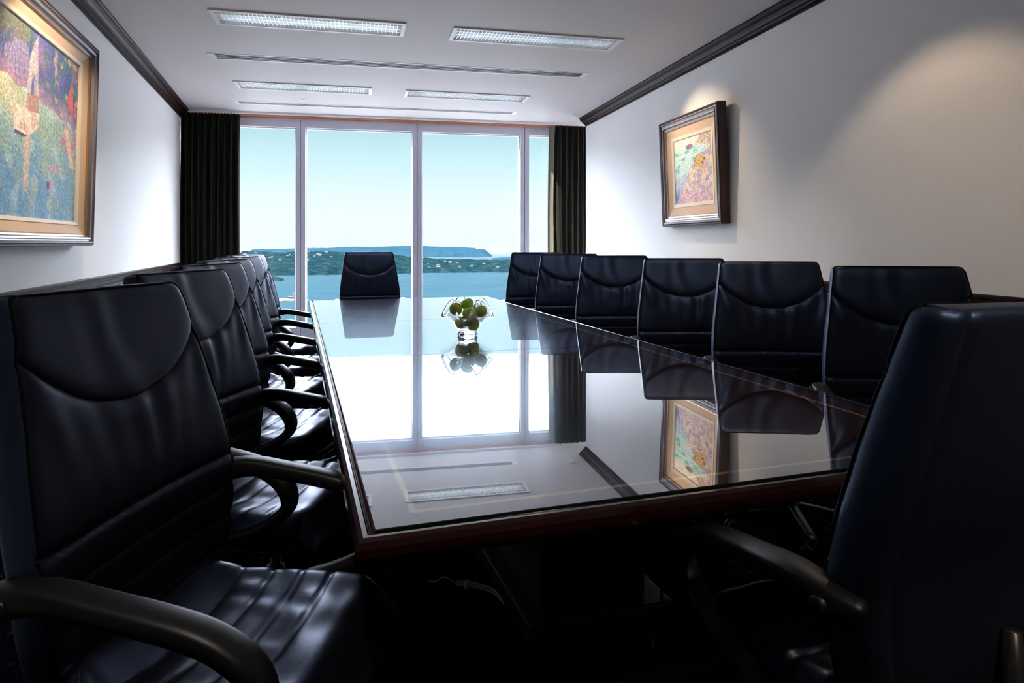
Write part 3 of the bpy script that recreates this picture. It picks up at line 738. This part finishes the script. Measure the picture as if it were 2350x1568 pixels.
    st_.rings([[sc(p, .94, .40) for p in ring0], [sc(p, .985, .415) for p in ring0], [sc(p, 1.006, min(.44, p[2] - .012)) for p in ring0], [sc(p, 1.008, p[2] - .006) for p in ring0], ring0], False, True)
    st_.add([sc(p, .94, .40) for p in ring0], [tuple(reversed(range(len(ring0))))])
    st_.build('seat', 'leather_seat', e, True)
    MB().tube([sc(p, 1.009, min(.437, p[2] - .014)) for p in ring0] + [sc(ring0[0], 1.009, min(.437, ring0[0][2] - .014))], .0026, 6).build('seat_piping', 'piping', e, True)
    MB().rings([[sc(p, .90, .375) for p in ring0], [sc(p, .965, .385) for p in ring0], [sc(p, .965, .402) for p in ring0]], True).build('seat_pan', 'plastic', e, True)
    # armrests
    for s in (-1, 1):
        path = catmull([(.276, -.268, .674), (.300, -.222, .686), (.309, -.15, .696), (.312, -.05, .684), (.313, .06, .666), (.312, .125, .646), (.310, .172, .614), (.307, .194, .572), (.303, .182, .532), (.298, .128, .490), (.293, .060, .460), (.288, -.012, .436), (.272, -.040, .408), (.240, -.046, .388), (.19, -.046, .384)], 5)
        rs = []; nn = len(path)
        for i, p in enumerate(path):
            q = i/(nn - 1); d = (path[min(i + 1, nn - 1)] - path[max(i - 1, 0)]).normalized()
            lat = Vector((1, 0, 0)); lat = (lat - d*lat.dot(d))
            if lat.length < .35: lat = Vector((0, 1, 0)) - d*d.y
            if i > 0:
                pl = rs_lat; lat = (pl - d*pl.dot(d)).normalized()
            else: lat = lat.normalized()
            rs_lat = lat.copy(); nr = lat.cross(d).normalized()
            a_ = interp([(0, .024), (.12, .030), (.45, .031), (.62, .026), (1, .022)], q); b_ = interp([(0, .026), (.08, .026), (.18, .020), (.4, .019), (.6, .017), (1, .014)], q)
            if i == 0: a_ *= .75; b_ *= .75
            r_ = []
            for j in range(16):
                f = 2*PI*j/16; cx_, sy_ = cos(f), sin(f)
                r_.append(p + lat*(math.copysign(abs(cx_)**.6, cx_)*a_) + nr*(math.copysign(abs(sy_)**.6, sy_)*b_))
            rs.append([(s*v_.x, v_.y, v_.z) for v_ in r_])
        if s < 0: rs = [list(reversed(r_)) for r_ in rs]
        arm = MB().rings(rs, True).build('armrest', 'plastic', e, True)
        cap = MB().tube([(s*.305, -.226, .682), (s*.3325, -.226, .682), (s*.3345, -.226, .682)], [.0145, .0145, .012], 20)
        cap.build('bolt_cap', 'plastic', arm, True)
    # mechanism, column, base
    mb = MB(); mb.box(-.10, .10, -.13, .12, .335, .376); mb.box(-.20, .20, .075, .11, .366, .378); mb.box(-.035, .035, -.26, -.10, .345, .368)
    mb.build('tilt_mechanism', 'dark_metal', e, bevel=.006)
    MB().tube([(0, -.285, .33), (0, -.300, .40), (0, -.298, .50), (0, -.292, .62)], [.022, .026, .022, .014], 10).build('back_bracket', 'dark_metal', e, True)
    MB().tube([(.10, .02, .352), (.17, .03, .352), (.25, .04, .345)], [.004, .004, .008], 8).build('height_lever', 'plastic', e, True)
    MB().lathe([(.024, .09), (.028, .10), (.028, .23), (.017, .235), (.017, .336)], 20).build('gas_column', 'dark_metal', e, True)
    MB().lathe([(.030, .055), (.042, .065), (.044, .10), (.036, .118), (.029, .12)], 20).build('base_hub', 'dark_metal', e, True)
    for k in range(5):
        f = 2*PI*k/5 + .3; c_, s_ = cos(f), sin(f)
        rs = []
        for q in range(9):
            r = .030 + .275*q/8; z = .098 - .022*(q/8)**1.3; w = .022 - .006*q/8; h = .016 - .005*q/8
            rs.append([(c_*r - s_*w*math.copysign(abs(cos(g_))**.6, cos(g_)), s_*r + c_*w*math.copysign(abs(cos(g_))**.6, cos(g_)), z + h*math.copysign(abs(sin(g_))**.6, sin(g_))) for g_ in [2*PI*j/12 for j in range(12)]])
        lg = MB().rings(rs, True).build('leg', 'dark_metal', e, True)
        cs = MB(); px, py = c_*.293, s_*.293; tx, ty = -s_, c_
        ca_, sa_ = cos(f + .9*k), sin(f + .9*k)
        cs.tube([(px, py, .07), (px, py, .035)], .0055, 8)
        for o_ in (-1, 1):
            c0 = Vector((px - ca_*.012, py - sa_*.012, .026)); ax = Vector((-sa_, ca_, 0))
            cs.tube([c0 + ax*o_*.006, c0 + ax*o_*.008, c0 + ax*o_*.020, c0 + ax*o_*.023], [.022, .026, .026, .019], 16)
        cs.tube([Vector((px - ca_*.012, py - sa_*.012, .026)) + Vector((-sa_, ca_, 0))*q for q in (-.007, .007)], .020, 12)
        cs.build('caster', 'plastic', lg, True)
    return e
LA = math.radians(-90 - 27)     # left row faces +X turned towards the camera side
CH = [(-.095, 1.422, -25, 'black leather boardroom chair filling the near corner, below the large boat painting', 'L'),
      (-.065, 2.23, -25, 'second black chair from the foreground along the wall with the boat painting', 'L'),
      (-.068, 3.0, -25, 'third black chair from the foreground along the wall with the boat painting', 'L'),
      (-.078, 3.775, -25, 'fourth black chair from the foreground along the wall with the boat painting', 'L'),
      (-.075, 4.53, -27, 'black chair second nearest the window along the wall with the boat painting', 'L'),
      (-.078, 5.29, -26, 'black chair nearest the window, in the row along the boat painting wall', 'L'),
      (2.065, 1.73, 150, 'black chair facing the table behind the turned foreground chair, under the bare stretch of wall', 'R'),
      (2.06, 2.405, 157, 'wide black chair just past the small painting, second from the foreground chair on that side', 'R'),
      (2.067, 3.13, 160, 'black chair directly below the small coastal painting', 'R'),
      (2.054, 3.98, 162, 'black chair just window-side of the small coastal painting, fourth of its row', 'R'),
      (2.05, 4.80, 162, 'black chair in front of the sunlit black curtain, second nearest the window', 'R'),
      (2.07, 5.66, 162, 'black chair nearest the window in the row below the small coastal painting', 'R'),
      (0.67, 6.3, 180, 'black leather chair alone at the head of the table against the harbour view', 'H'),
      (1.105, 1.07, 0, 'black chair seen from behind in the near foreground, back turned to the viewer', 'N')]
proto = chair()
grp = {'L': 'chairs along the wall with the boat painting', 'R': 'chairs along the wall with the coastal painting', 'H': 'chairs at the table ends', 'N': 'chairs at the table ends'}
for i, (x, y, a, lb, g_) in enumerate(CH):
    c = proto if i == 0 else copy_tree(proto)
    rz = math.radians(a - 90 if g_ == 'L' else a)
    c.location = (x, y, 0); c.rotation_euler = (0, 0, rz)
    tag(c, lb, 'chair', 'black leather boardroom chairs')

# ------------------------------------------------------------------ cables under the table
cb = MB()
cb.tube(catmull([(1.02, 1.86, .66), (1.03, 1.84, .52), (1.06, 1.82, .47), (1.10, 1.84, .52), (1.12, 1.86, .66)], 8), .005, 8)
cb.tube(catmull([(1.08, 1.84, .66), (1.085, 1.83, .5), (1.075, 1.82, .3), (1.08, 1.83, .12), (1.06, 1.84, .02), (1.03, 1.80, .006)], 8), .005, 8)
cb.tube(catmull([(1.18, 1.86, .66), (1.19, 1.84, .50), (1.15, 1.82, .40), (1.10, 1.82, .38), (1.03, 1.83, .47), (1.0, 1.86, .66)], 8), .0045, 8)
tag(cb.build('hanging_cable', 'cable', None, True), 'dark cables looping down from under the table in front of its pedestal', 'cable')
cb = MB()
for k, (r_, z) in enumerate(((0, .006), (.008, .008), (-.008, .007), (.002, .016))):
    cb.tube(catmull([(.555, 2.36 + r_, z), (.60, 2.33 + r_, z + .004), (.66, 2.27 + r_, z + .002), (.68 - .001*k, 2.19 + r_, z)], 6), .0035, 6)
cb.tube(catmull([(.555, 2.36, .006), (.53, 2.38, .02), (.51, 2.42, .012), (.49, 2.41, .004), (.46, 2.42, .004)], 6), .0018, 6)
cb.tube([(.58, 2.345, .010), (.592, 2.337, .010)], .0155, 12)
tag(cb.build('coiled_cable', 'cable_pale', None, True), 'bundled grey cable tied up on the dark carpet under the table', 'cable')

# ------------------------------------------------------------------ the harbour outside
SEA = -180.0
m, n, l, b, o = mat('harbour_water'); n.remove(b)
df = n.new('ShaderNodeBsdfDiffuse'); gs = n.new('ShaderNodeBsdfGlossy'); gs.inputs['Roughness'].default_value = .12; mx = n.new('ShaderNodeMixShader')
t = n.new('ShaderNodeTexCoord'); mp = n.new('ShaderNodeMapping'); mp.inputs['Scale'].default_value = (1, 5, 1); mp.inputs['Rotation'].default_value = (0, 0, YAW)
tx = n.new('ShaderNodeTexNoise'); tx.inputs['Scale'].default_value = .004; tx.inputs['Detail'].default_value = 7; rp = n.new('ShaderNodeValToRGB')
rp.color_ramp.elements[0].position = .3; rp.color_ramp.elements[1].position = .7
rp.color_ramp.elements[0].color = (.0070, .0165, .0195, 1); rp.color_ramp.elements[1].color = (.0098, .0205, .0232, 1)
l.new(t.outputs['Object'], mp.inputs[0]); l.new(mp.outputs[0], tx.inputs['Vector']); l.new(tx.outputs['Fac'], rp.inputs[0]); l.new(rp.outputs[0], df.inputs[0])
g = n.new('ShaderNodeNewGeometry'); d = n.new('ShaderNodeVectorMath'); d.operation = 'DOT_PRODUCT'; l.new(g.outputs['Normal'], d.inputs[0]); l.new(g.outputs['Incoming'], d.inputs[1])
q1 = n.new('ShaderNodeMath'); q1.operation = 'ABSOLUTE'; q2 = n.new('ShaderNodeMath'); q2.operation = 'SUBTRACT'; q2.inputs[0].default_value = 1; q3 = n.new('ShaderNodeMath'); q3.operation = 'POWER'; q3.inputs[1].default_value = 60
l.new(d.outputs['Value'], q1.inputs[0]); l.new(q1.outputs[0], q2.inputs[1]); l.new(q2.outputs[0], q3.inputs[0]); l.new(q3.outputs[0], mx.inputs[0]); l.new(df.outputs[0], mx.inputs[1]); l.new(gs.outputs[0], mx.inputs[2]); l.new(mx.outputs[0], o.inputs[0])
M['sea'] = m
def land_mat(name, c1, c2, c3, sc):
    m, n, l, b, o = mat(name); setp(b, c1, 1.0, 0, .0)
    t = n.new('ShaderNodeTexCoord')
    a = n.new('ShaderNodeTexNoise'); a.inputs['Scale'].default_value = sc; a.inputs['Detail'].default_value = 8; l.new(t.outputs['Object'], a.inputs['Vector'])
    r = n.new('ShaderNodeValToRGB'); r.color_ramp.elements[0].position = .35; r.color_ramp.elements[1].position = .72
    r.color_ramp.elements[0].color = c1 + (1,); r.color_ramp.elements[1].color = c3 + (1,); e_ = r.color_ramp.elements.new(.55); e_.color = c2 + (1,)
    l.new(a.outputs['Fac'], r.inputs[0]); l.new(r.outputs[0], b.inputs['Base Color'])
    return m
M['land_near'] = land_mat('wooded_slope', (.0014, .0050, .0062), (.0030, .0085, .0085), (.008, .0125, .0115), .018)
M['land_far'] = land_mat('distant_headland', (.0050, .0140, .0185), (.0065, .0165, .021), (.008, .018, .022), .006)  # bluish tint of hazy air put into the land colours, bluest far away
M['rock'] = simple('sandstone_rock', (.027, .027, .02), .9)
M['house'] = simple('house_wall', (.020, .019, .016), .8)
M['roof'] = simple('house_roof', (.016, .010, .0075), .8)
M['fort'] = simple('fort_stone', (.0035, .005, .006), .9)
def polar(px, D, z):
    u = (px - 1175)/1525; d = Vector((cth*u + sth, -sth*u + cth, 0))*D; return Vector((d.x, d.y, z))
sea = MB(); rs = []
for D in (1250, 1800, 2500, 5000, 9000, 14000, 21800):
    rs.append([polar(px, D, SEA) for px in range(-3000, 4001, 500)])
so = sea.rings(rs, False, False).build('sea_surface', 'sea'); struct(so)
if so.data.polygons[0].normal.z < 0: so.data.flip_normals()
def land(name, m_, p0, p1, npx, nd, shore, depth, top, bumpy, base=SEA):
    """heightfield between bearings p0..p1; shore/top are tables over the bearing"""
    rs = []
    for j in range(nd + 1):
        q = j/nd; row = []
        for i in range(npx + 1):
            px = p0 + (p1 - p0)*i/npx; Ds = spl(shore, px) + 40*noise.noise(Vector((px*.03, 1, 0))) + 25*noise.noise(Vector((px*.11, 4, 0)))
            H = spl(top, px); fe = smooth(0, .04, i/npx)*smooth(1, .96, i/npx)
            prof = smooth(0, .12, q)*.35 + smooth(.05, .65, q)*.65; back = smooth(1.0, .8, q)
            z = H*prof*back*fe; D = Ds + depth*q
            P_ = polar(px, D, 0)
            bn = noise.noise(P_*.012)*.6 + noise.noise(P_*.035)*.35 + noise.noise(P_*.004)*1.0
            z = z*(1 + .10*noise.noise(P_*.0025)) + bumpy*bn*min(1, z/15)*back
            row.append(polar(px, D, base + (z if z > 0 else -2) - (3 if q in (0, 1) else 0)))
        rs.append(row)
    o_ = MB().rings(rs, False, False).build(name, m_, None, True)
    if o_.data.polygons[0].normal.z < 0: o_.data.flip_normals()
    return struct(o_), rs
near, nrs = land('wooded_headland', 'land_near', 250, 1420, 420, 60, [(250, 3500), (560, 3620), (780, 3720), (1000, 3950), (1200, 4050), (1420, 4200)], 1750,
            [(250, 120), (500, 112), (620, 112), (700, 106), (800, 100), (900, 86), (950, 62), (1000, 50), (1100, 40), (1200, 38), (1420, 30)], 14)
land('small_point', 'land_near', 560, 652, 60, 14, [(560, 3120), (652, 3150)], 160, [(560, 30), (630, 18), (652, 6)], 5)
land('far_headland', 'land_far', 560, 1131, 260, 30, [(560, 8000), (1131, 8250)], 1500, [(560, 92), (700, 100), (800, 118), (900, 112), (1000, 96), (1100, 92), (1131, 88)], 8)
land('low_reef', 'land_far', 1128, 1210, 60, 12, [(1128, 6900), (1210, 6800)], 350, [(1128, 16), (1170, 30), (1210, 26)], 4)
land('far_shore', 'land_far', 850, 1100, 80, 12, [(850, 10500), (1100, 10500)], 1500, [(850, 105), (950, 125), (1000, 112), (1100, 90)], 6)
M['bounce_ground'] = noisy('pale_bounce_ground', (.065, .062, .056), (.155, .145, .13), .02, .9)
rs = [[polar(px, D, SEA + 1.5) for px in range(-3000, 4001, 500)] for D in (8, 300, 1255)]
fo = MB().rings(rs, False, False).build('unseen_bounce_ground', 'bounce_ground'); struct(fo)  # unseen pale ground below the sill, added to bounce daylight onto the ceiling
if fo.data.polygons[0].normal.z < 0: fo.data.flip_normals()
# fort island
fi = empty('fort_island', polar(672, 2060, SEA)); tag(fi, 'small rocky island with a dark round fort in the harbour', 'island')
fi.rotation_euler = (0, 0, -YAW)
rs = [[(r*46*cos(a)*(1 + .12*sin(3*a)), r*16*sin(a), z + 1.0*sin(5*a)*r) for a in [2*PI*j/36 for j in range(36)]] for r, z in ((1.05, -3), (1, 3), (.88, 6), (.5, 8), (.02, 9))]
MB().rings(rs, True).build('rock', 'rock', fi, True)
MB().lathe([(13, 5), (13, 24), (12, 25.5), (10, 25.5), (10, 23), (.1, 23)], 28, (14, 0, 0)).build('fort_tower', 'fort', fi)
MB().box(-14, 4, -6, 6, 6, 13).build('barracks', 'fort', fi)
# houses on the slope
rnd = random.Random(5)
hp = None
for k in range(46):
    px = rnd.choice([rnd.uniform(555, 935), rnd.uniform(560, 800), rnd.uniform(970, 1150)]); q = rnd.uniform(.30, .66) if px < 940 else rnd.uniform(.12, .5)
    j = int(q*60); i = int((px - 250)/1170*420); P_ = nrs[j][i]
    if hp is None:
        hp = empty('house'); MB().box(-9, 9, -6, 6, -3, 8).build('walls', 'house', hp)
        MB().add([(-10, -7, 8), (10, -7, 8), (10, 7, 8), (-10, 7, 8), (-9, 0, 13), (9, 0, 13)], [(0, 1, 5, 4), (2, 3, 4, 5), (1, 2, 5), (3, 0, 4), (0, 3, 2, 1)]).build('roof', 'roof', hp); c = hp
    else: c = copy_tree(hp)
    c.location = P_; s_ = rnd.uniform(.45, 1.0); c.scale = (s_*1.2, s_, s_*.9); c.rotation_euler = (0, 0, rnd.uniform(-.5, .5) - YAW)
    tag(c, 'tiny pale house among the trees on the wooded headland', 'house', 'houses on the wooded headland')
